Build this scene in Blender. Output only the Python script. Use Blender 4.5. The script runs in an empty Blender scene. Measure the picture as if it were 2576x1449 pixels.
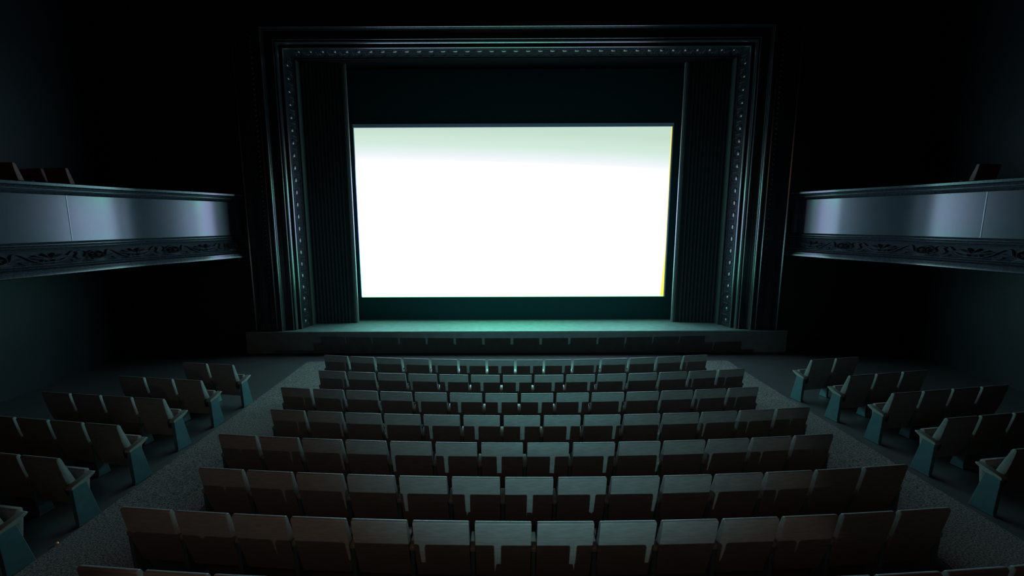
import bpy, bmesh, math, random
from mathutils import Vector, Matrix
random.seed(7)
sc = bpy.context.scene
COL = sc.collection
PI = math.pi

# ------------------------------------------------------------------ materials
def mat(name, col, rough=.5, spec=.5, metal=0, noise=0, nscale=20, bump=0, bscale=60, coat=0, col2=None, detail=4, stretch=None):
    m = bpy.data.materials.new(name); m.use_nodes = True
    nt = m.node_tree; b = nt.nodes['Principled BSDF']
    b.inputs['Roughness'].default_value = rough
    b.inputs['Metallic'].default_value = metal
    b.inputs['Specular IOR Level'].default_value = spec
    if coat:
        b.inputs['Coat Weight'].default_value = coat; b.inputs['Coat Roughness'].default_value = .25
    tc = nt.nodes.new('ShaderNodeTexCoord')
    mp = nt.nodes.new('ShaderNodeMapping'); nt.links.new(tc.outputs['Object'], mp.inputs['Vector'])
    if stretch: mp.inputs['Scale'].default_value = stretch
    if noise or col2:
        n = nt.nodes.new('ShaderNodeTexNoise'); n.inputs['Scale'].default_value = nscale
        n.inputs['Detail'].default_value = detail
        nt.links.new(mp.outputs['Vector'], n.inputs['Vector'])
        r = nt.nodes.new('ShaderNodeValToRGB')
        c2 = col2 if col2 else tuple(c * (1 - noise) for c in col)
        c1 = col if col2 else tuple(min(1, c * (1 + noise)) for c in col)
        r.color_ramp.elements[0].position = .35; r.color_ramp.elements[1].position = .65
        r.color_ramp.elements[0].color = (*c2, 1); r.color_ramp.elements[1].color = (*c1, 1)
        nt.links.new(n.outputs['Fac'], r.inputs['Fac']); nt.links.new(r.outputs['Color'], b.inputs['Base Color'])
    else:
        b.inputs['Base Color'].default_value = (*col, 1)
    if bump:
        n2 = nt.nodes.new('ShaderNodeTexNoise'); n2.inputs['Scale'].default_value = bscale; n2.inputs['Detail'].default_value = 3
        nt.links.new(mp.outputs['Vector'], n2.inputs['Vector'])
        bp = nt.nodes.new('ShaderNodeBump'); bp.inputs['Strength'].default_value = bump; bp.inputs['Distance'].default_value = .02
        nt.links.new(n2.outputs['Fac'], bp.inputs['Height']); nt.links.new(bp.outputs['Normal'], b.inputs['Normal'])
    return m

M = {}
M['seatply'] = mat('seat_laminate', (.172, .172, .16), .45, .35, noise=.12, nscale=9, stretch=(1, 6, 6))
M['cushion'] = mat('seat_fabric', (.20, .17, .15), .8, .2, noise=.2, nscale=60)
M['frame'] = mat('seat_frame_paint', (.055, .125, .135), .38, .5, noise=.08, nscale=15)
M['arm'] = mat('armrest_varnish', (.20, .225, .19), .3, .6, noise=.12, nscale=18, stretch=(8, 1, 8))
M['brass'] = mat('brass', (1.0, .66, .25), .35, .8, metal=.4)
M['wall'] = mat('dark_wall_paint', (.0075, .0070, .0115), .5, .3, noise=.15, nscale=2)
M['wallfront'] = mat('front_wall_paint', (.026, .022, .021), .7, .2, noise=.12, nscale=2)
M['ceil'] = mat('ceiling_paint', (.006, .006, .007), .9, .1, noise=.1, nscale=2)
M['mould'] = mat('gloss_black_moulding', (.020, .022, .026), .24, 1.0, noise=.2, nscale=14, bump=.05, bscale=30)
M['balc'] = mat('satin_grey_blue_paint', (.030, .035, .048), .20, .7, noise=.06, nscale=5, bump=.012, bscale=14)
M['rail'] = mat('worn_rail_paint', (.030, .033, .042), .22, .6, noise=.25, nscale=25, bump=.04, bscale=22, stretch=(1, 1, 1))
M['relief'] = mat('relief_paint', (.085, .088, .105), .24, 1.0, noise=.2, nscale=20)
M['frieze'] = mat('frieze_paint', (.022, .023, .030), .6, .12, noise=.2, nscale=20, bump=.1, bscale=40)
M['stage'] = mat('stage_boards', (.16, .22, .19), .55, .4, noise=.12, nscale=6, bump=.05, bscale=20, stretch=(1, 1, 1))
M['stagefront'] = mat('stage_front_paint', (.12, .135, .135), .6, .3, noise=.1, nscale=5)
M['mask'] = mat('black_masking_cloth', (.014, .056, .060), .9, .1, noise=.1, nscale=30)
M['wing'] = mat('dark_fluted_paint', (.024, .036, .037), .5, .25, noise=.1, nscale=10)
M['floor'] = mat('smooth_floor', (.062, .062, .058), .5, .35, noise=.08, nscale=3, bump=.02, bscale=10)
M['carpet'] = mat('speckled_carpet', (.26, .235, .205), .95, .1, nscale=56, col2=(.048, .044, .040), detail=6, bump=.5, bscale=160)
M['scrframe'] = mat('screen_edge', (.42, .52, .72), .6, .3)
M['lit_edge'] = mat('lit_edge_tone', (.30, .34, .33), .5, .4)  # pale tone stands for screen light on the wing panel's inner edge
M['reveal'] = mat('reveal_paint', (.07, .085, .08), .4, .5)
M['redback'] = mat('dark_red_laminate', (.15, .065, .05), .5, .3, noise=.12, nscale=9)
M['dark'] = mat('black_metal', (.02, .02, .022), .5, .4)

def screen_mat():
    m = bpy.data.materials.new('lit_screen_picture'); m.use_nodes = True
    nt = m.node_tree; N = nt.nodes; L = nt.links
    for n in list(N): N.remove(n)
    out = N.new('ShaderNodeOutputMaterial'); em = N.new('ShaderNodeEmission'); L.new(em.outputs[0], out.inputs[0])
    tc = N.new('ShaderNodeTexCoord'); sp = N.new('ShaderNodeSeparateXYZ'); L.new(tc.outputs['Generated'], sp.inputs[0])
    def math_(op, a, b=None, clamp=False):
        n = N.new('ShaderNodeMath'); n.operation = op; n.use_clamp = clamp
        for k, v in enumerate((a, b)):
            if v is None: continue
            if hasattr(v, 'links'): L.new(v, n.inputs[k])
            else: n.inputs[k].default_value = v
        return n.outputs[0]
    X, Z = sp.outputs['X'], sp.outputs['Z']
    # height with the bright part starting lower on the right
    bow = math_('MULTIPLY', math_('MULTIPLY', X, X), .07)
    h = math_('ADD', Z, bow)
    nz = N.new('ShaderNodeTexNoise'); nz.inputs['Scale'].default_value = 1.5; L.new(tc.outputs['Generated'], nz.inputs['Vector'])
    h = math_('ADD', h, math_('MULTIPLY', math_('SUBTRACT', nz.outputs['Fac'], .5), .03))
    SC = 16.0
    def ramp(stops):
        r = N.new('ShaderNodeValToRGB'); e = r.color_ramp.elements
        e[0].position = stops[0][0]; e[1].position = stops[1][0]
        for q in stops[2:]: e.new(q[0])
        for el, q in zip(sorted(e, key=lambda w: w.position), stops): el.color = (*[c / SC for c in q[1]], 1)
        L.new(h, r.inputs['Fac']); return r.outputs['Color']
    top = [(.775, (2.2, 3.2, 3.4)), (.80, (1.2, 1.3, 1.35)), (.825, (.95, .965, .99)), (.86, (.82, .90, .91)), (.91, (.66, .84, .74)), (1.0, (.56, .74, .62))]
    cen = ramp([(0.0, (1.5, 11.5, 7.0)), (.20, (1.8, 6.8, 5.6)), (.38, (3.1, 4.5, 6.4)), (.62, (3.0, 4.7, 6.4)), (.70, (1.1, 13.0, 6.6)), (.745, (1.1, 15.5, 7.8))] + top)  # green zones added to tint stage and lintel; they clip to white
    sid = ramp([(0.0, (1.2, 3.8, 3.4)), (.24, (1.6, 6.2, 5.4)), (.38, (3.8, 4.4, 7.7)), (.62, (3.9, 4.4, 7.7)), (.74, (3.5, 4.7, 7.4))] + top)  # lavender zones added to tint the light on balconies and jambs
    ax_ = math_('ABSOLUTE', math_('SUBTRACT', X, .5))
    mr = N.new('ShaderNodeMapRange'); mr.interpolation_type = 'SMOOTHSTEP'; mr.inputs['From Min'].default_value = .08; mr.inputs['From Max'].default_value = .30
    L.new(ax_, mr.inputs['Value'])
    mc = N.new('ShaderNodeMix'); mc.data_type = 'RGBA'; L.new(mr.outputs[0], mc.inputs['Factor']); L.new(cen, mc.inputs[6]); L.new(sid, mc.inputs[7])
    vm = N.new('ShaderNodeVectorMath'); vm.operation = 'SCALE'; vm.inputs['Scale'].default_value = SC
    L.new(mc.outputs[2], vm.inputs[0])
    # yellow wedge and thin yellow line at the right edge, thin green line along the bottom
    wedge = math_('MAXIMUM', math_('MULTIPLY', math_('SUBTRACT', .36, Z), .030), .0022)
    yel = math_('GREATER_THAN', X, math_('SUBTRACT', 1.0, wedge))
    mix = N.new('ShaderNodeMix'); mix.data_type = 'VECTOR'
    L.new(yel, mix.inputs['Factor']); L.new(vm.outputs[0], mix.inputs[4]); mix.inputs[5].default_value = (1.3, 1.0, .12)
    bot = math_('LESS_THAN', Z, .004)
    mix2 = N.new('ShaderNodeMix'); mix2.data_type = 'VECTOR'
    L.new(bot, mix2.inputs['Factor']); L.new(mix.outputs[1], mix2.inputs[4]); mix2.inputs[5].default_value = (.5, 1.2, .6)
    L.new(mix2.outputs[1], em.inputs['Color']); em.inputs['Strength'].default_value = SCREEN_GAIN
    return m
SCREEN_GAIN = 1.0

# ------------------------------------------------------------------ helpers
def obj(name, bm, m, parent=None, smooth=False):
    me = bpy.data.meshes.new(name); bm.normal_update(); bm.to_mesh(me); bm.free()
    if smooth:
        for p in me.polygons: p.use_smooth = True
        if hasattr(me, 'set_sharp_from_angle'): me.set_sharp_from_angle(angle=math.radians(38))
    me.materials.append(m)
    o = bpy.data.objects.new(name, me); COL.objects.link(o)
    if parent: o.parent = parent
    return o
def tag(o, label=None, cat=None, group=None, kind=None):
    for k, v in (('label', label), ('category', cat), ('group', group), ('kind', kind)):
        if v: o[k] = v
    return o
def empty(name, loc=(0, 0, 0), rz=0):
    o = bpy.data.objects.new(name, None); o.empty_display_size = .1; COL.objects.link(o)
    o.location = loc; o.rotation_euler = (0, 0, rz); return o
def box(bm, x0, x1, y0, y1, z0, z1):
    v = [bm.verts.new(p) for p in ((x0, y0, z0), (x1, y0, z0), (x1, y1, z0), (x0, y1, z0), (x0, y0, z1), (x1, y0, z1), (x1, y1, z1), (x0, y1, z1))]
    for f in ((0, 3, 2, 1), (4, 5, 6, 7), (0, 1, 5, 4), (1, 2, 6, 5), (2, 3, 7, 6), (3, 0, 4, 7)): bm.faces.new([v[i] for i in f])
def bevel(bm, w, seg=2, ang=30):
    es = [e for e in bm.edges if len(e.link_faces) == 2 and e.calc_face_angle(0) > math.radians(ang)]
    bmesh.ops.bevel(bm, geom=es, offset=w, segments=seg, affect='EDGES', profile=.5, clamp_overlap=True)
def prism_x(bm, prof, x0, x1):
    """closed (y,z) outline extruded along x"""
    a = [bm.verts.new((x0, y, z)) for y, z in prof]; b = [bm.verts.new((x1, y, z)) for y, z in prof]
    n = len(prof); bm.faces.new(a[::-1]); bm.faces.new(b)
    for i in range(n): bm.faces.new((a[i], a[(i + 1) % n], b[(i + 1) % n], b[i]))
    bmesh.ops.recalc_face_normals(bm, faces=bm.faces)

def floor_z(y): return max(0.0, .0063 * (8.694 - y))

# ------------------------------------------------------------------ camera
cam_d = bpy.data.cameras.new('camera'); cam = bpy.data.objects.new('camera', cam_d); COL.objects.link(cam)
F_PX, PITCH, YAW, ROLL, CXP, CYP = 1120.517, .1511558, -.0034599, -.0037405, 1252.879, 724.494
cam_d.sensor_width = 36; cam_d.lens = F_PX / 2576 * 36
cam_d.shift_x = (1288 - CXP) / 2576; cam_d.shift_y = (CYP - 724.5) / 2576
cy_, sy_ = math.cos(YAW), math.sin(YAW); cp_, sp_ = math.cos(PITCH), math.sin(PITCH)
right = Vector((cy_, -sy_, 0)); fwd = Vector((sy_ * cp_, cy_ * cp_, -sp_)); up = right.cross(fwd)
# image roll: u' = u cos r - v sin r with v pointing down
cr_, sr_ = math.cos(ROLL), math.sin(ROLL)
r2 = right * cr_ + up * sr_; u2 = up * cr_ - right * sr_
Rm = Matrix((r2, u2, -fwd)).transposed().to_4x4()
cam.matrix_world = Matrix.Translation((-.45266, 0, 3.66018)) @ Rm
cam_d.clip_end = 100; cam_d.clip_start = .05
sc.camera = cam

# ------------------------------------------------------------------ the room
WX, YF, YB, ZC = 10.7, 12.2, -3.0, 10.6
def st(name, bm, m): return tag(obj(name, bm, m), kind='structure')
bm = bmesh.new()
ys = [YB - .2, -2, 0, 2, 4, 6, 8.694, 10, YF + .3]; xs = [-WX - .2, WX + .2]
g = [[bm.verts.new((x, y, floor_z(y))) for x in xs] for y in ys]
gb = [[bm.verts.new((x, y, -.3)) for x in xs] for y in ys]
for i in range(len(ys) - 1):
    bm.faces.new((g[i][0], g[i][1], g[i + 1][1], g[i + 1][0])); bm.faces.new((gb[i][0], gb[i + 1][0], gb[i + 1][1], gb[i][1]))
    bm.faces.new((g[i][0], g[i + 1][0], gb[i + 1][0], gb[i][0])); bm.faces.new((g[i][1], gb[i][1], gb[i + 1][1], g[i + 1][1]))
bm.faces.new((g[0][1], g[0][0], gb[0][0], gb[0][1])); bm.faces.new((g[-1][0], g[-1][1], gb[-1][1], gb[-1][0]))
st('floor', bm, M['floor'])
bm = bmesh.new(); box(bm, -WX - .2, WX + .2, YB - .2, YF + .3, ZC, ZC + .2); st('ceiling', bm, M['ceil'])
bm = bmesh.new(); box(bm, -WX - .2, -WX, YB, YF, -.3, ZC); st('wall_left', bm, M['wall'])
bm = bmesh.new(); box(bm, WX, WX + .2, YB, YF, -.3, ZC); st('wall_right', bm, M['wall'])
bm = bmesh.new(); box(bm, -WX, WX, YB - .2, YB, -.3, ZC); st('wall_back', bm, M['wall'])
bm = bmesh.new()   # wall holding the proscenium opening
OX, OZ = 6.50, 8.48
box(bm, -WX - .2, -OX, YF, YF + .3, -.3, ZC); box(bm, OX, WX + .2, YF, YF + .3, -.3, ZC); box(bm, -OX, OX, YF, YF + .3, OZ, ZC)
st('wall_front', bm, M['wallfront'])

bm = bmesh.new(); box(bm, -9.2, -9.0, YF + .3, 14.9, -.3, 9.6); st('wall_stage_left', bm, M['ceil'])
bm = bmesh.new(); box(bm, 9.0, 9.2, YF + .3, 14.9, -.3, 9.6); st('wall_stage_right', bm, M['ceil'])
bm = bmesh.new(); box(bm, -9.2, 9.2, 14.9, 15.1, -.3, 9.6); st('wall_stage_back', bm, M['ceil'])
bm = bmesh.new(); box(bm, -9.2, 9.2, YF + .3, 15.1, 9.6, 9.8); st('ceiling_stage', bm, M['ceil'])
bm = bmesh.new(); box(bm, -9.0, 9.0, YF + .301, 14.9, -.3, -.01); st('floor_stage', bm, M['ceil'])

# ------------------------------------------------------------------ stage
SH, SY0 = .62, 12.0
stage = empty('stage', (0, 12.0, 0))
tag(stage, 'low stage platform with pale green boards in front of the screen', 'stage')
bm = bmesh.new(); box(bm, -7.5, 7.5, 0.012, .21, 0, SH - .03); box(bm, -6.48, 6.48, .21, 1.7, 0, SH - .03); obj('stage_front', bm, M['stagefront'], stage)
bm = bmesh.new(); box(bm, -7.5, 7.5, -.004, .195, SH - .03, SH); box(bm, -6.48, 6.48, .195, 1.7, SH - .03, SH)
obj('stage_floor', bm, M['stage'], stage)
bm = bmesh.new(); box(bm, -7.5, 7.5, -.012, .02, SH - .002, SH + .006); bevel(bm, .003, 1); obj('edge_strip', bm, M['stage'], stage)

# ------------------------------------------------------------------ masking cloth and back of the stage
bm = bmesh.new(); box(bm, -6.4, 6.4, 13.6, 13.66, SH, 8.35)
tag(obj('masking_cloth', bm, M['mask']), 'dark teal masking cloth hanging flat behind and around the lit screen', 'curtain')

# ------------------------------------------------------------------ screen
SX0, SX1, SZ0, SZ1 = -4.665, 4.555, 1.335, 6.315
scr = empty('projection_screen', (0, 13.5, SZ0))
tag(scr, 'wide bright white cinema screen, pale green along its top', 'screen')
bm = bmesh.new(); box(bm, SX0, SX1, -.05, -.035, 0, SZ1 - SZ0)
bpy_scr = obj('picture_surface', bm, screen_mat(), scr)
bm = bmesh.new()
box(bm, SX0 - .03, SX1 + .045, -.03, .09, -.005, SZ1 - SZ0 + .02)
box(bm, SX0 - .03, SX1 + .045, -.06, .09, SZ1 - SZ0 + .012, SZ1 - SZ0 + .105)
box(bm, SX1 + .010, SX1 + .045, -.06, .0, -.005, SZ1 - SZ0 + .02)
obj('screen_frame', bm, M['scrframe'], scr)

# ------------------------------------------------------------------ fluted wing panels at both sides of the screen
def wing(s):
    root = empty('fluted_wing_panel', (s * 5.3, 13.1, SH))
    side = 'left' if s < 0 else 'right'
    tag(root, 'tall dark fluted wing panel standing on the stage %s of the screen' % side, 'panel')
    # plan outline, outer edge -> inner edge (x measured from the axis)
    pts = []
    xo, yo, xi, yi = 6.02, 13.02, 4.90, 13.10
    n = 11
    for i in range(n):
        for k in range(5):
            t = (i + k / 5) / n
            x = xo + (xi - xo) * t; y = yo + (yi - yo) * t - .040 * math.sin(PI * k / 5)
            pts.append((x, y))
    pts += [(4.90, 13.10), (4.86, 13.10), (4.86, 13.075), (4.845, 13.07), (4.80, 13.07)]
    for k in range(5):
        a = k / 4 * PI / 2; pts.append((4.80 - .04 * math.sin(a), 13.11 - .04 * math.cos(a)))
    pts += [(4.76, 13.30), (4.82, 13.34), (6.02, 13.30)]
    z0, z1 = 0, 7.45
    bm = bmesh.new()
    a = [bm.verts.new((s * x - s * 5.3, y - 13.1, z0)) for x, y in pts]; b = [bm.verts.new((s * x - s * 5.3, y - 13.1, z1)) for x, y in pts]
    for i in range(len(pts)): bm.faces.new((a[i], a[(i + 1) % len(pts)], b[(i + 1) % len(pts)], b[i]))
    bm.faces.new(a); bm.faces.new(b[::-1]); bmesh.ops.recalc_face_normals(bm, faces=bm.faces)
    obj('fluted_panel', bm, M['wing'], root, smooth=True)
    # narrow pale strip: screen light on the panel's inner edge, put into its colour
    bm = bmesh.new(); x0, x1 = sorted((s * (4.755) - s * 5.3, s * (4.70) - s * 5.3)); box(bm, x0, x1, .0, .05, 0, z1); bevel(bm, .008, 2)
    obj('lit_edge_strip', bm, M['lit_edge'], root)
wing(-1); wing(1)

# ------------------------------------------------------------------ proscenium arch
arch = empty('proscenium_arch', (0, 12.25, SH))
tag(arch, 'black moulded proscenium frame with egg and dart band around the stage opening', 'arch')
HX0, HX1, HZ0, HZ1, AY0 = 6.48, 5.93, 8.47, 7.95, 12.2
KZ = (HZ0 - HZ1) / (HX0 - HX1)
def quarter(a0, y0, a1, y1, n=6, bulge=.5):
    """rounded step from (a0, y0) to (a1, y1), swelling toward the audience and the opening"""
    P_ = []
    for k in range(n + 1):
        t = k / n * PI / 2
        P_.append((a0 + (a1 - a0) * math.sin(t), y0 + (y1 - y0) * (1 - math.cos(t))))
    return P_
def rnd(a0, a1, y, h, n=5): return [(a0 + (a1 - a0) * k / n, y - h * math.sin(PI * k / n)) for k in range(n + 1)]
def cham(a0, y0, l):
    """rounded arris followed by a face canted half way between the hall and the opening"""
    return [(a0, y0 + .004), (a0 + .002, y0), (a0 + .004, y0 + .001), (a0 + .005 + .22 * l, y0 + .004 + .43 * l), (a0 + .006 + .45 * l, y0 + .005 + .89 * l), (a0 + .008 + .45 * l, y0 + .012 + .93 * l)]
P1 = [(-.03, .0), (-.03, -.135)] + cham(-.029, -.140, .032) + cham(-.004, -.104, .032) + cham(.021, -.066, .034) + [(.047, .012), (.052, .020), (.238, -.020)] + \
     cham(.240, -.026, .030) + [(.263, .026), (.288, .010)] + cham(.290, .006, .100) + [(.346, .125), (.405, .105)] + cham(.407, .100, .034) + [(.432, .19), (.435, .205)]
P2 = [(.435, .205), (.440, .23), (.462, .33), (.478, .43), (.490, .49)]
P3 = [(.490, .49), (.497, .485), (.506, .492), (.508, .505), (.512, .52), (.550, .525), (.550, .555)]
def sweep_U(prof, parent, name, m, smooth=True):
    bm = bmesh.new(); rows_ = []
    for a_, y_ in prof:
        w, y, z = HX0 - a_, AY0 + y_, HZ0 - a_ * KZ
        rows_.append([bm.verts.new(p) for p in ((-w, y - 12.25, 0), (-w, y - 12.25, z - SH), (w, y - 12.25, z - SH), (w, y - 12.25, 0))])
    for a, b in zip(rows_, rows_[1:]):
        for k in range(3): bm.faces.new((a[k], a[k + 1], b[k + 1], b[k]))
    bmesh.ops.recalc_face_normals(bm, faces=bm.faces)
    return obj(name, bm, m, parent, smooth=True)
sweep_U(P1, arch, 'outer_moulding', M['mould'])
sweep_U(P2, arch, 'ornament_bed', M['mould'])
sweep_U(P3, arch, 'inner_moulding', M['mould'])
for s in (-1, 1):
    x0, x1 = sorted((s * (HX0 - .55), s * (HX0 - .50))); bm = bmesh.new(); box(bm, x0, x1, AY0 + .553 - 12.25, AY0 + 1.15 - 12.25, 0, HZ1 - SH + .02); obj('jamb_reveal', bm, M['reveal'], arch)
bm = bmesh.new(); box(bm, -5.98, 5.98, AY0 + .553 - 12.25, AY0 + 1.40 - 12.25, HZ1 - SH, HZ1 - SH + .06); obj('soffit', bm, M['ceil'], arch)
# egg and dart: local frame (u along the band, v across from outer to inner, h outwards)
def egg_unit(bm, T, period):
    vw = .26
    rows_, cols = 7, 8
    # egg
    g = []
    for i in range(rows_):
        a = PI * i / (rows_ - 1)
        g.append([bm.verts.new(T(-math.sin(a) ** .8 * math.cos(PI * j / cols) * period * .25, -.02 + (-math.cos(a)) * vw * .38, .029 * math.sin(a) * math.sin(PI * j / cols) + .002)) for j in range(cols + 1)])
    for i in range(rows_ - 1):
        for j in range(cols):
            try: bm.faces.new((g[i][j], g[i][j + 1], g[i + 1][j + 1], g[i + 1][j]))
            except ValueError: pass
    # U shaped shell around the egg
    def tube(path, r0):
        prev = None
        for q, (u, v, rr) in enumerate(path):
            if q < len(path) - 1: du, dv = path[q + 1][0] - u, path[q + 1][1] - v
            l = math.hypot(du, dv) or 1; nu, nv = -dv / l, du / l
            ring = [bm.verts.new(T(u + nu * rr * c, v + nv * rr * c, rr * s1 * 1.5)) for c, s1 in ((-1, 0), (-.6, .8), (.6, .8), (1, 0))]
            if prev:
                for k in range(3): bm.faces.new((prev[k], prev[k + 1], ring[k + 1], ring[k]))
            prev = ring
    path = []
    for k in range(13):
        a = PI * (k / 12)
        path.append((-math.cos(a) * period * .37, -.08 + math.sin(a) ** .8 * vw * .92, .011 + .004 * math.sin(a)))
    tube(path, .012)
    # dart between the shells
    c = period / 2
    for sgn in (-1, 1):
        a_ = [bm.verts.new(T(*p)) for p in ((c, -.085, .012), (c + sgn * period * .055, -.08, .002), (c + sgn * period * .12, .085, .002), (c, .10, .022))]
        bm.faces.new(a_ if sgn > 0 else a_[::-1])
    tube([(c - .02, -.04, .006), (c, -.015, .008), (c + .02, -.04, .006)], .006)
def band(name, kind):
    bm = bmesh.new()
    w, y, z = HX0 - .462, AY0 + .34, HZ0 - .462 * KZ
    d = Vector((-.055, .28)).normalized()  # across: (toward axis, deeper)
    n2 = Vector((-abs(d.y), -abs(d.x)))               # outward normal (toward axis, toward audience)
    if kind == 0:
        L = 2 * w - .2; n = 37; p = L / n
        for i in range(n):
            u0 = -L / 2 + p * (i + .5)
            egg_unit(bm, lambda u, v, h, u0=u0: (u0 + u, y - 12.25 + d.y * v + n2.y * h, z - SH + d.x * v + n2.x * h), p)
    else:
        L = z - SH - .1; n = 22; p = L / n
        for i in range(n):
            u0 = p * (i + .5)
            egg_unit(bm, lambda u, v, h, u0=u0: (kind * (w + d.x * v + n2.x * h), y - 12.25 + d.y * v + n2.y * h, u0 + u), p)
    bmesh.ops.remove_doubles(bm, verts=bm.verts, dist=.0002)
    bmesh.ops.recalc_face_normals(bm, faces=bm.faces)
    return obj(name, bm, M['mould'], arch, smooth=True)
for k in (0, -1, 1): band('egg_and_dart_band', k)
# outer pilasters
for s in (-1, 1):
    bm = bmesh.new(); PX = [(7.265, 0.0), (7.265, -0.104), (7.24, -0.12), (7.215, -0.104), (7.205, -0.072), (7.065, -0.08), (7.045, -0.1), (7.02, -0.096), (7.005, -0.068), (6.995, -0.08), (6.97, -0.076), (6.965, -0.04), (6.895, -0.032), (6.715, -0.04), (6.7, -0.068), (6.68, -0.076), (6.66, -0.064), (6.655, -0.04), (6.575, -0.04), (6.565, -0.068), (6.545, -0.076), (6.52, -0.064), (6.6, -0.032), (6.53, -0.032), (6.49, 0.0)]
    z0, z1 = 0, HZ0 - SH
    a = [bm.verts.new((s * x, YF - 12.25 + y, z0)) for x, y in PX]; b = [bm.verts.new((s * x, YF - 12.25 + y, z1)) for x, y in PX]
    for i in range(len(PX)): bm.faces.new((a[i], a[(i + 1) % len(PX)], b[(i + 1) % len(PX)], b[i]))
    bm.faces.new(b); bm.faces.new(a[::-1]); bmesh.ops.recalc_face_normals(bm, faces=bm.faces)
    # small bead ornament running up the middle
    for i in range(60):
        zc_ = .1 + i * .129
        v = [bm.verts.new((s * (6.805 + dx), YF - 12.25 - .02 - dy - .02, zc_ + dz)) for dx, dy, dz in ((-.05, 0, 0), (0, 0, -.05), (.05, 0, 0), (0, 0, .05), (0, .025, 0))]
        for k in range(4): bm.faces.new((v[k], v[(k + 1) % 4], v[4]))
    obj('pilaster', bm, M['mould'], arch)

# ------------------------------------------------------------------ balconies
SL = [(0, .95), (.10, .85), (.22, .50), (.45, .36), (.7, .30), (.95, .31), (1.25, .40), (2.3, .42), (2.65, .32), (3.0, .23), (4.6, .24), (6, .28), (8, .14), (12, .05)]
def slope(u):
    for (a, x), (b, y_) in zip(SL, SL[1:]):
        if u <= b:
            t = (u - a) / (b - a); t = t * t * (3 - 2 * t); return x + (y_ - x) * t
    return .05
_CX = [7.225]
for _k in range(1200): _CX.append(_CX[-1] + slope((_k + .5) * .01) * .01)
def curve_x(y):
    u = max(0, YF - y) / .01; i = int(u); return _CX[i] + (_CX[i + 1] - _CX[i]) * (u - i)
ys_, y = [], YF
while y > 1.0: ys_.append(y); y -= .06
base = [Vector((curve_x(q), q)) for q in ys_]
# end of the parapet: turn in against the wall
def arc_pts(s):
    pts = [Vector((s * b.x, b.y)) for b in base]
    nor = []
    for i in range(len(pts)):
        t = (pts[min(i + 1, len(pts) - 1)] - pts[max(i - 1, 0)]).normalized()
        n = Vector((-t.y, t.x))
        if n.x * s > 0: n = -n          # towards the hall
        nor.append(n)
    cum = [0]
    for i in range(1, len(pts)): cum.append(cum[-1] + (pts[i] - pts[i - 1]).length)
    return pts, nor, cum
ZT, ZB = 4.372, 2.698
RAIL = [(-.26, ZT - .07), (-.24, ZT - .015), (-.20, ZT), (-.03, ZT), (-.008, ZT - .004), (.004, ZT - .014), (-.002, ZT - .060), (-.012, ZT - .068), (-.03, ZT - .070), (-.045, ZT - .078), (-.075, ZT - .10), (-.092, ZT - .125),
        (-.092, ZT - .132), (-.072, ZT - .140), (-.064, ZT - .152), (-.072, ZT - .166), (-.095, ZT - .174), (-.10, ZT - .178), (-.12, ZT - .195), (-.15, ZT - .215), (-.26, ZT - .215)]
FASC = [(-.26, ZT - .20), (-.168, ZT - .20), (-.168, ZT - .6), (-.168, ZT - 1.10), (-.26, ZT - 1.10)]
FRZ1 = [(-.26, 3.29), (-.15, 3.29), (-.125, 3.278), (-.118, 3.264), (-.128, 3.25), (-.142, 3.246), (-.142, 3.238), (-.11, 3.230), (-.094, 3.215), (-.100, 3.20), (-.125, 3.195), (-.128, 3.185), (-.10, 3.178), (-.086, 3.164), (-.094, 3.15), (-.12, 3.142)]
FRZ2 = [(-.12, 3.142), (-.126, 3.10), (-.122, 3.05), (-.108, 2.98), (-.085, 2.93), (-.07, 2.905)]
FRZ3 = [(-.07, 2.905), (-.045, 2.902), (-.030, 2.89), (-.034, 2.876), (-.055, 2.870), (-.050, 2.864), (-.022, 2.858), (-.008, 2.845), (-.014, 2.832), (-.038, 2.826), (-.03, 2.82), (.0, 2.814), (.012, 2.80)]
LOWB = [(.012, 2.80), (.02, 2.795), (.03, 2.76), (.045, 2.72), (.045, ZB), (.02, ZB - .012), (-.3, ZB - .012), (-.3, 2.80)]
def sweep_c(s, prof, name, m, parent, smooth=True, close=False):
    pts, nor, cum = arc_pts(s); bm = bmesh.new(); R = []
    for p, n in zip(pts, nor): R.append([bm.verts.new((p.x + n.x * o, p.y + n.y * o, z)) for o, z in prof])
    for a, b in zip(R, R[1:]):
        for k in range(len(prof) - (0 if close else 1)): bm.faces.new((a[k], a[(k + 1) % len(prof)], b[(k + 1) % len(prof)], b[k]))
    bmesh.ops.recalc_face_normals(bm, faces=bm.faces)
    return obj(name, bm, m, parent, smooth=smooth)
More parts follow.
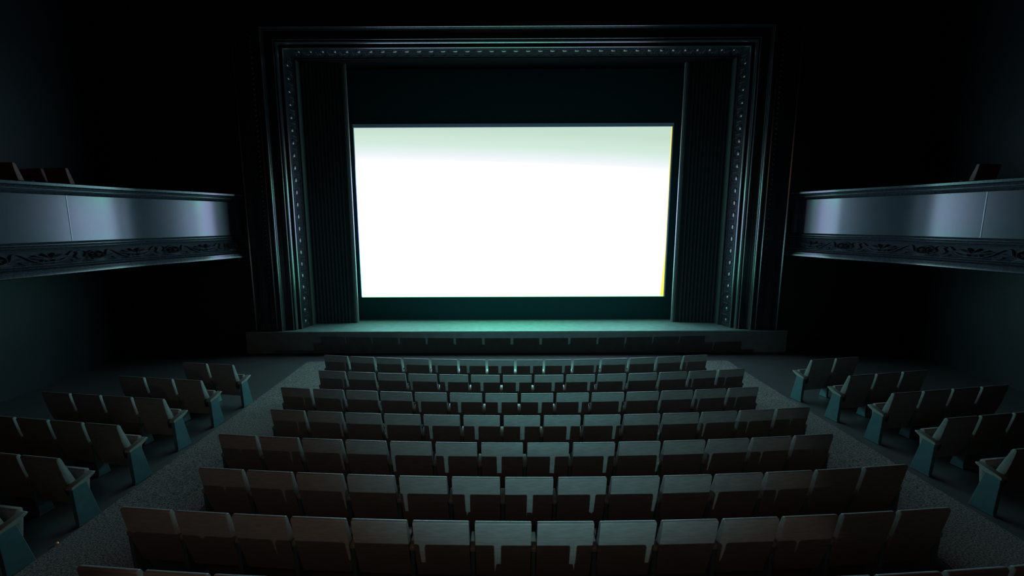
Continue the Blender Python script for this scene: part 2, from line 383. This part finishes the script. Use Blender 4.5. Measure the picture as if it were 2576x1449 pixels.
# scrollwork relief in (u, v) with u along the curve
def spiral(cu, cv, r0, r1, a0, a1, n=26): return [(cu + (r0 + (r1 - r0) * k / n) * math.cos(a0 + (a1 - a0) * k / n), cv + (r0 + (r1 - r0) * k / n) * math.sin(a0 + (a1 - a0) * k / n)) for k in range(n + 1)]
def motif():
    """one period: palmette at u=0, rosette at u=.5 (units of the period), v from 0..1 in the frieze height"""
    S = []
    def path(p, r, h=1.0, taper=True): S.append((p, r, h, taper))
    # palmette lobes
    for a, l in ((-62, .30), (-34, .40), (-10, .47), (12, .47), (36, .40), (62, .30)):
        ra = math.radians(a); path([(math.sin(ra) * l * t * .62, .32 + math.cos(ra) * l * t) for t in (0, .3, .6, .85, 1)], .030, 1.4, False)
    for sg in (-1, 1):
        path([(sg * .03, .16), (sg * .06, .34), (sg * .12, .50), (sg * .19, .50), (sg * .22, .44)], .022, 1.2)
        path([(0, .12), (sg * .05, .10), (sg * .09, .16), (sg * .07, .24), (sg * .04, .22)], .020, 1.2)
    # stems to the rosette
    path([(.02, .12), (.10, .10), (.18, .30), (.25, .62), (.30, .80), (.345, .78), (.36, .60), (.37, .40), (.40, .20), (.45, .12)], .020)
    path([(-.02, .12), (-.10, .18), (-.16, .34), (-.21, .66), (-.25, .84), (-.29, .80), (-.30, .62), (-.27, .40), (-.30, .24), (-.34, .20)], .020)
    path(spiral(.315, .40, .03, .065, 2.8, 5.8, 10), .016)
    path([(-.28, .70), (-.33, .86), (-.38, .82), (-.40, .62), (-.38, .42), (-.42, .22)], .018)
    path([(.20, .12), (.25, .08), (.29, .14), (.28, .22)], .016); path([(-.22, .14), (-.27, .08), (-.33, .10)], .016)
    # rosette
    c = .5
    path([(c + .095 * math.cos(a), .46 + .36 * math.sin(a)) for a in [k * 2 * PI / 18 for k in range(16)]], .022, 1.3, False)
    for k in range(7):
        a = k * 2 * PI / 7 + .3
        path([(c + .022 * math.cos(a), .46 + .08 * math.sin(a)), (c + .045 * math.cos(a + .15), .46 + .17 * math.sin(a + .15)), (c + .064 * math.cos(a), .46 + .25 * math.sin(a))], .024, 1.8, False)
    path([(c - .012, .46), (c, .47), (c + .012, .46)], .030, 2.4, False)
    path([(c - .13, .10), (c - .06, .04), (c + .05, .05), (c + .12, .14)], .018)
    return S
MOT = motif()
def relief(s, parent):
    pts, nor, cum = arc_pts(s); bm = bmesh.new()
    def at(u, v, h):
        u = max(0, min(u, cum[-1] - .01)); i = 0
        lo, hi = 0, len(cum) - 1
        while hi - lo > 1:
            m_ = (lo + hi) // 2
            if cum[m_] <= u: lo = m_
            else: hi = m_
        t = (u - cum[lo]) / (cum[hi] - cum[lo]); p = pts[lo].lerp(pts[hi], t); n = nor[lo].lerp(nor[hi], t)
        z = 2.905 + v * .235
        o = -.125 + (1 - v) ** 1.5 * .065
        return (p.x + n.x * (o + h), p.y + n.y * (o + h), z)
    PER = FRIEZE_PERIOD[s]; H = .235
    start = FRIEZE_OFF[s]
    k = 0
    while start + k * PER < cum[-1] - 1.5 and k < 9:
        for path, r, hh, taper in MOT:
            # resample with catmull-rom
            if min(a for a, b in path) * PER + start + k * PER < .06: continue
            q = [Vector((a * PER, b * H)) for a, b in path]
            fine = []
            for i in range(len(q) - 1):
                p0, p1, p2, p3 = q[max(i - 1, 0)], q[i], q[i + 1], q[min(i + 2, len(q) - 1)]
                nst = 3 if len(q) < 14 else 1
                for j in range(nst):
                    t = j / nst; fine.append(.5 * ((2 * p1) + (p2 - p0) * t + (2 * p0 - 5 * p1 + 4 * p2 - p3) * t * t + (3 * p1 - p0 - 3 * p2 + p3) * t ** 3))
            fine.append(q[-1]); prev = None; n_ = len(fine)
            for i, f in enumerate(fine):
                dd = (fine[min(i + 1, n_ - 1)] - fine[max(i - 1, 0)]).normalized(); nn = Vector((-dd.y, dd.x))
                w = r * (.62 if taper and i > n_ * .75 else 1.0) * .62
                if not taper: w *= .55 + .75 * math.sin(PI * min(1, (i + .6) / n_))
                ring = []
                for c_, s_ in ((-1, -.15), (-.75, .6), (0, 1), (.75, .6), (1, -.15)):
                    P = f + nn * (c_ * w * .9); ring.append(bm.verts.new(at(start + k * PER + P.x, P.y / H, s_ * w * 1.9 * hh)))
                if prev:
                    for j in range(4): bm.faces.new((prev[j], prev[j + 1], ring[j + 1], ring[j]))
                else: bm.faces.new(ring)
                prev = ring
            bm.faces.new(prev[::-1])
        k += 1
    bmesh.ops.recalc_face_normals(bm, faces=bm.faces)
    return obj('scroll_relief', bm, M['relief'], parent, smooth=True)
FRIEZE_PERIOD = {-1: 1.53, 1: 1.58}
FRIEZE_OFF = {-1: 1.25 - 1.53, 1: .72}
BFZ = 3.88
def balcony(s):
    side = 'left' if s < 0 else 'right'
    root = empty('balcony', (0, 0, 0))
    tag(root, 'curved grey balcony front with scrollwork frieze along the %s side wall' % side, 'balcony')
    sweep_c(s, RAIL, 'handrail', M['rail'], root, close=True)
    f = sweep_c(s, FASC, 'parapet', M['balc'], root, close=True)
    sweep_c(s, FRZ1, 'upper_moulding', M['rail'], root); sweep_c(s, FRZ2, 'frieze', M['frieze'], root); sweep_c(s, FRZ3, 'lower_beading', M['rail'], root)
    relief(s, root)
    sweep_c(s, LOWB, 'lower_moulding', M['rail'], root, close=True)
    # vertical panel joint on the parapet
    pts, nor, cum = arc_pts(s)
    yj = JOINT[s]; i = min(range(len(pts)), key=lambda k: abs(pts[k].y - yj))
    bm = bmesh.new(); p, n = pts[i], nor[i]; t = Vector((-n.y, n.x))
    pr = [(-.020, -.1690), (-.008, -.1676), (.0, -.1671), (.008, -.1676), (.016, -.1690)]
    R = [[bm.verts.new((p.x + n.x * (o + dz) + t.x * a, p.y + n.y * (o + dz) + t.y * a, z)) for a, o in pr] for z, dz in ((3.28, 0), (3.5, 0), (3.77, .0001), (4.0, 0), (4.17, 0))]
    for a, b in zip(R, R[1:]):
        for k in range(4): bm.faces.new((a[k], a[k + 1], b[k + 1], b[k]))
    bmesh.ops.recalc_face_normals(bm, faces=bm.faces); obj('panel_joint', bm, M['balc'], root, smooth=True)
    # floor slab and inner face
    bm = bmesh.new(); A, B, C_, D_ = [], [], [], []
    for p, n in zip(pts, nor):
        q = Vector((p.x - n.x * .25, p.y - n.y * .25))
        if abs(q.x) > WX - .06: q.x = s * (WX - .06)
        A.append(bm.verts.new((q.x, min(q.y, YF), BFZ))); B.append(bm.verts.new((s * WX, p.y, BFZ)))
        C_.append(bm.verts.new((q.x, min(q.y, YF), 2.78))); D_.append(bm.verts.new((s * WX, p.y, 2.78)))
    for i in range(len(A) - 1):
        bm.faces.new((A[i], A[i + 1], B[i + 1], B[i])); bm.faces.new((C_[i], D_[i], D_[i + 1], C_[i + 1])); bm.faces.new((A[i], C_[i], C_[i + 1], A[i + 1]))
    bmesh.ops.recalc_face_normals(bm, faces=bm.faces)
    obj('floor_slab', bm, M['wall'], root)
JOINT = {-1: 8.60, 1: 8.55}
balcony(-1); balcony(1)

# ------------------------------------------------------------------ carpets
def carpet(s):
    bm = bmesh.new(); yy = [-2.0, 0, 2, 4, 6, 8.694, 11.25]
    x0, x1 = sorted((s * 4.28, s * 5.49))
    T = [[bm.verts.new((x, y, floor_z(y) + .010)) for x in (x0, x1)] for y in yy]; Bt = [[bm.verts.new((x, y, floor_z(y) + .001)) for x in (x0, x1)] for y in yy]
    for i in range(len(yy) - 1):
        bm.faces.new((T[i][0], T[i][1], T[i + 1][1], T[i + 1][0])); bm.faces.new((T[i][0], T[i + 1][0], Bt[i + 1][0], Bt[i][0])); bm.faces.new((T[i][1], Bt[i][1], Bt[i + 1][1], T[i + 1][1]))
    bm.faces.new((T[-1][0], T[-1][1], Bt[-1][1], Bt[-1][0])); bm.faces.new((T[0][1], T[0][0], Bt[0][0], Bt[0][1]))
    tag(obj('aisle_carpet', bm, M['carpet']), 'speckled grey carpet runner down the %s aisle' % ('left' if s < 0 else 'right'), 'carpet')
carpet(-1); carpet(1)

# ------------------------------------------------------------------ seats
W2 = .2625
BACK = [(.0, .843), (-.001, .852), (.004, .860), (.014, .866), (.028, .866), (.040, .860), (.048, .845), (.075, .770), (.108, .68), (.142, .58), (.170, .49), (.188, .42), (.192, .36),
        (.188, .28), (.180, .20), (.172, .17), (.150, .168), (.134, .22), (.112, .32), (.088, .42), (.060, .53), (.036, .64), (.015, .75)]
BACK = [(y - .028 * min(1, max(0, (z - .17) / .25)), z) for y, z in BACK]
def me_back():
    bm = bmesh.new(); R_ = .010; S_ = []
    ds = [0, .001, .002, .0045, .007, .010]
    xs_ = [-W2 + d for d in ds] + [W2 - d for d in ds[::-1]]
    for x in xs_:
        d = min(W2 - abs(x), R_); low = R_ - math.sqrt(max(0, R_ * R_ - (R_ - d) ** 2)); k = (.066 - low) / .066
        inset = .005 if d == 0 else (.0015 if d < .003 else 0)
        ring = []
        for y, z in BACK:
            zz = .80 + (z - .80) * k if z > .80 else z
            yc = .0 + (.866 - zz) * .12 + .03
            yy = y + (inset if y < yc else -inset) if inset else y
            ring.append(bm.verts.new((x, yy, zz)))
        S_.append(ring)
    n = len(BACK)
    for a_, b_ in zip(S_, S_[1:]):
        for i in range(n): bm.faces.new((a_[i], a_[(i + 1) % n], b_[(i + 1) % n], b_[i]))
    bm.faces.new(S_[0][::-1]); bm.faces.new(S_[-1]); bmesh.ops.recalc_face_normals(bm, faces=bm.faces)
    return bm
def me_seat():
    bm = bmesh.new()
    c, s_ = math.cos(math.radians(-8)), math.sin(math.radians(-8))
    prof = [(0, 0), (.03, -.012), (.06, -.01), (.078, .01), (.080, .10), (.078, .30), (.070, .36), (.055, .375), (.015, .375), (.0, .36), (-.004, .2)]
    prof = [(.205 + a * c - b * s_, .195 + a * s_ + b * c) for a, b in prof]
    prism_x(bm, prof, -.238, .238); bevel(bm, .012, 2, 50); return bm
def me_side(x0, x1, r=-.035):
    bm = bmesh.new(); prism_x(bm, [(r + .005, .0), (.245, .0), (.235, .03), (.128, .52), (.10, .545), (r, .545 - (.10 - r) * .26), (r, .44), (r + .015, .04)], x0, x1); bevel(bm, .005, 1, 40); return bm
def me_arm(x0, x1, r=-.045):
    zr = .53 + (r + .035) * .232
    bm = bmesh.new(); prism_x(bm, [(r, zr - .04), (r, zr - .006), (r + .01, zr + .002), (.215, .588), (.236, .586), (.240, .572), (.225, .558), (.130, .508), (.05, .505)], x0, x1); bevel(bm, .005, 1, 40); return bm
def me_brk(s):
    bm = bmesh.new(); x0, x1 = sorted((s * .262, s * .385)); prism_x(bm, [(.02, .36), (.0, .44), (.01, .485), (.05, .505), (.12, .49), (.17, .43), (.17, .36), (.10, .33)], x0, x1); bevel(bm, .01, 1, 40); return bm
XS = .29
PARTS = {
    'backrest': (obj('backrest', me_back(), M['seatply'], smooth=True), ),
    'backrest_red': (obj('backrest', me_back(), M['redback'], smooth=True), ),
    'seat': (obj('seat', me_seat(), M['cushion'], smooth=True), ),
    'side': (obj('side_frame', me_side(XS - .020, XS + .020, .055), M['frame']), obj('armrest', me_arm(XS - .026, XS + .026, .045), M['arm'], smooth=True)),
    'support': (obj('side_frame', me_side(XS - .020, XS + .020, .055), M['frame']), obj('side_frame', me_side(-XS - .020, -XS + .020, .055), M['frame'])),
    'side_left': (obj('side_frame', me_side(-XS - .020, -XS + .020, .055), M['frame']), obj('armrest', me_arm(-XS - .026, -XS + .026, .045), M['arm'], smooth=True)),
    'end_right': (obj('side_frame', me_side(.378, .434), M['frame']), obj('armrest', me_arm(.350, .438), M['arm'], smooth=True), obj('hinge_bracket', me_brk(1), M['dark'])),
    'end_left': (obj('side_frame', me_side(-.434, -.378), M['frame']), obj('armrest', me_arm(-.438, -.350), M['arm'], smooth=True), obj('hinge_bracket', me_brk(-1), M['dark'])),
}
MASTERS = [o for v in PARTS.values() for o in v]
def seat_at(x, y, z, rz, label, group, parts):
    r = empty('theatre_seat', (x, y, z), rz); tag(r, label, 'seat', group)
    for key in parts:
        for src in PARTS[key]:
            c = src.copy(); COL.objects.link(c); c.parent = r
    return r
ORD = ['', 'first', 'second', 'third', 'fourth', 'fifth', 'sixth', 'seventh']
ROWN = {1: 'front centre row', 2: 'second centre row from the stage', 3: 'third centre row from the stage', 4: 'fourth centre row from the stage',
        5: 'fifth centre row from the stage', 6: 'sixth centre row from the stage', 7: 'seventh centre row from the stage', 8: 'rearmost centre row'}
P = .58
RD = {1: 8.694, 2: 7.781, 3: 6.902, 4: 6.058, 5: 5.2565, 6: 4.488, 7: 3.760, 8: 3.045}
RR = {1: 23.76, 2: 26.09, 3: 28.41, 4: 30.76, 5: 33.13, 6: 35.52, 7: 37.93, 8: 40.3}
SEAT = {}
for r in range(1, 9):
    sft = (-.145 if r % 2 else .145) + .008
    for i in range(14):
        ph = ((i - 6.5) * P + sft) / RR[r]
        x, y = RR[r] * math.sin(ph), RD[r] + RR[r] * (1 - math.cos(ph))
        parts = ['backrest', 'seat'] + ['side'] + (['side_left'] if i == 0 else [])
        pos = ('left end seat' if i == 0 else '%s from left' % ORD[i + 1]) if i < 7 else ('right end seat' if i == 13 else '%s from right' % ORD[14 - i])
        where = ROWN[r]
        lab = 'folded wooden theatre seat, %s in the %s' % (pos, where)
        SEAT[r, i] = seat_at(x, y, floor_z(RD[r]), ph, lab, 'seats of the %s' % where, parts)
SIDE = {(2, -1): (-5.9485, 8.445, -.146, 2), (3, -1): (-5.991, 7.567, -.147, 3), (4, -1): (-6.034, 6.730, -.142, 4), (5, -1): (-5.972, 5.809, -.153, 5), (6, -1): (-5.938, 4.935, -.156, 3), (7, -1): (-5.95, 4.15, -.16, 1),
        (2, 1): (6.038, 8.662, .183, 2), (3, 1): (6.080, 7.735, .178, 3), (4, 1): (6.139, 6.901, .159, 4), (5, 1): (6.077, 5.971, .151, 3), (6, 1): (6.041, 5.103, .150, 1)}
SN = {2: 'front row', 3: 'second row', 4: 'third row', 5: 'fourth row', 6: 'fifth row', 7: 'sixth row'}
for (r, s), (ax, ay, hd, n) in SIDE.items():
    for k in range(n):
        t = s * k * P
        x, y = ax + t * math.cos(hd), ay + t * math.sin(hd)
        if s < 0: parts = ['backrest', 'seat', 'end_right' if k == 0 else 'side']
        else: parts = ['backrest', 'seat', 'end_left' if k == 0 else 'side_left']
        side = 'left' if s < 0 else 'right'
        pos = 'aisle seat' if k == 0 else '%s seat from the aisle' % ORD[k + 1]
        seat_at(x, y, floor_z(RD[r]), hd, 'folded wooden theatre seat, %s, %s of the %s side block' % (pos, SN[r], side), 'seats of the %s side block' % side, parts)
# seats up on the balconies
def bseat(x, y, rz, cornerside, label):
    c, s_ = math.cos(rz), math.sin(rz); x -= cornerside * W2 * c; y -= cornerside * W2 * s_
    seat_at(x, y, BFZ, rz, label, 'seats on the balconies', ['backrest_red', 'seat', 'support'])
    return x, y
r8 = math.radians(-8)
b2 = bseat(-9.27, 9.32, r8, 1, 'dark red seat back above the left balcony rail, right one of the pair')
bseat(-9.27 - .60 * math.cos(r8), 9.32 - .60 * math.sin(r8), r8, 1, 'dark red seat back above the left balcony rail, left one of the pair')
bseat(-9.36, 8.40, r8, 1, 'dark red seat back above the left balcony rail at the photo edge')
bseat(9.20, 9.28, -r8, -1, 'dark seat back above the right balcony rail')
# small brass fittings glinting in the dark
def plate(r, i, lx, lz):
    # disc on the back face: y follows the back profile
    yb = .134 + (.015 - .134) * (lz - .22) / (.75 - .22)
    bm = bmesh.new(); bmesh.ops.create_cone(bm, cap_ends=True, segments=14, radius1=.010, radius2=.007, depth=.010)
    bmesh.ops.rotate(bm, verts=bm.verts, matrix=Matrix.Rotation(math.radians(78), 3, 'X'))
    bmesh.ops.translate(bm, verts=bm.verts, vec=(lx, yb - .004, lz))
    o = obj('brass_screw', bm, M['brass'], SEAT[r, i]); o['label'] = 'small brass screw head on the back'
plate(5, 0, -.09, .45); plate(7, 0, .04, .44)
bm = bmesh.new(); bmesh.ops.create_uvsphere(bm, u_segments=16, v_segments=8, radius=.017)
for v in bm.verts: v.co.z = max(v.co.z, -.004)
o = obj('floor_stud', bm, M['brass'], smooth=True); o.location = (-5.50, 4.56, floor_z(4.5) + .014)
tag(o, 'tiny glinting brass stud on the floor beside the left aisle seats', 'stud')
for o in MASTERS: bpy.data.objects.remove(o)

# ------------------------------------------------------------------ lights
def spot(name, loc, target, energy, size_deg, blend, col, rad=.02):
    l = bpy.data.lights.new(name, 'SPOT'); l.energy = energy; l.spot_size = math.radians(size_deg); l.spot_blend = blend; l.color = col; l.shadow_soft_size = rad
    o = bpy.data.objects.new(name, l); COL.objects.link(o); o.location = loc
    o.rotation_euler = (Vector(target) - Vector(loc)).to_track_quat('-Z', 'Y').to_euler(); return o
LP = (-.2, -.1, 2.05)
COOL, COOL2, WARM, FILL = 600, 700, 62, 28
o_ = spot('cool_house_spot', LP, (.6, 12.5, 2.3), COOL, 74, 1.0, (.32, .82, .94), .022); o_.scale = (1, .74, 1)
o_ = spot('cool_stage_spot', LP, (.4, 12.5, .9), COOL2, 40, 1.0, (.24, .84, .86), .022); o_.scale = (1, .45, 1)
def dirv(az, el): a, e = math.radians(az), math.radians(el); return (LP[0] + math.sin(a) * math.cos(e) * 5, LP[1] + math.cos(a) * math.cos(e) * 5, LP[2] + math.sin(e) * 5)
spot('warm_house_spot', LP, dirv(-5, -28), WARM, 84, .15, (1.0, .78, .64), .03)
l = bpy.data.lights.new('rear_warm_fill', 'AREA'); l.energy = FILL; l.color = (1.0, .50, .36); l.shape = 'RECTANGLE'; l.size = 5; l.size_y = 1.5  # unseen warm fill, added to lift the shadowed seat backs
o = bpy.data.objects.new('rear_warm_fill', l); COL.objects.link(o); o.location = (-1.5, -2.2, 6.0)
o.rotation_euler = (Vector((0, 6, .5)) - o.location).to_track_quat('-Z', 'Y').to_euler()

w = bpy.data.worlds.new('world'); sc.world = w; w.use_nodes = True
w.node_tree.nodes['Background'].inputs[0].default_value = (.02, .025, .03, 1); w.node_tree.nodes['Background'].inputs[1].default_value = .02

sc.view_settings.view_transform = 'Standard'; sc.view_settings.look = 'None'
sc.view_settings.exposure = 0; sc.view_settings.gamma = 1; sc.view_settings.use_curve_mapping = False
sc.cycles.use_denoising = True
sc.cycles.max_bounces = 6; sc.cycles.diffuse_bounces = 3; sc.cycles.glossy_bounces = 3
sc.cycles.sample_clamp_indirect = 3
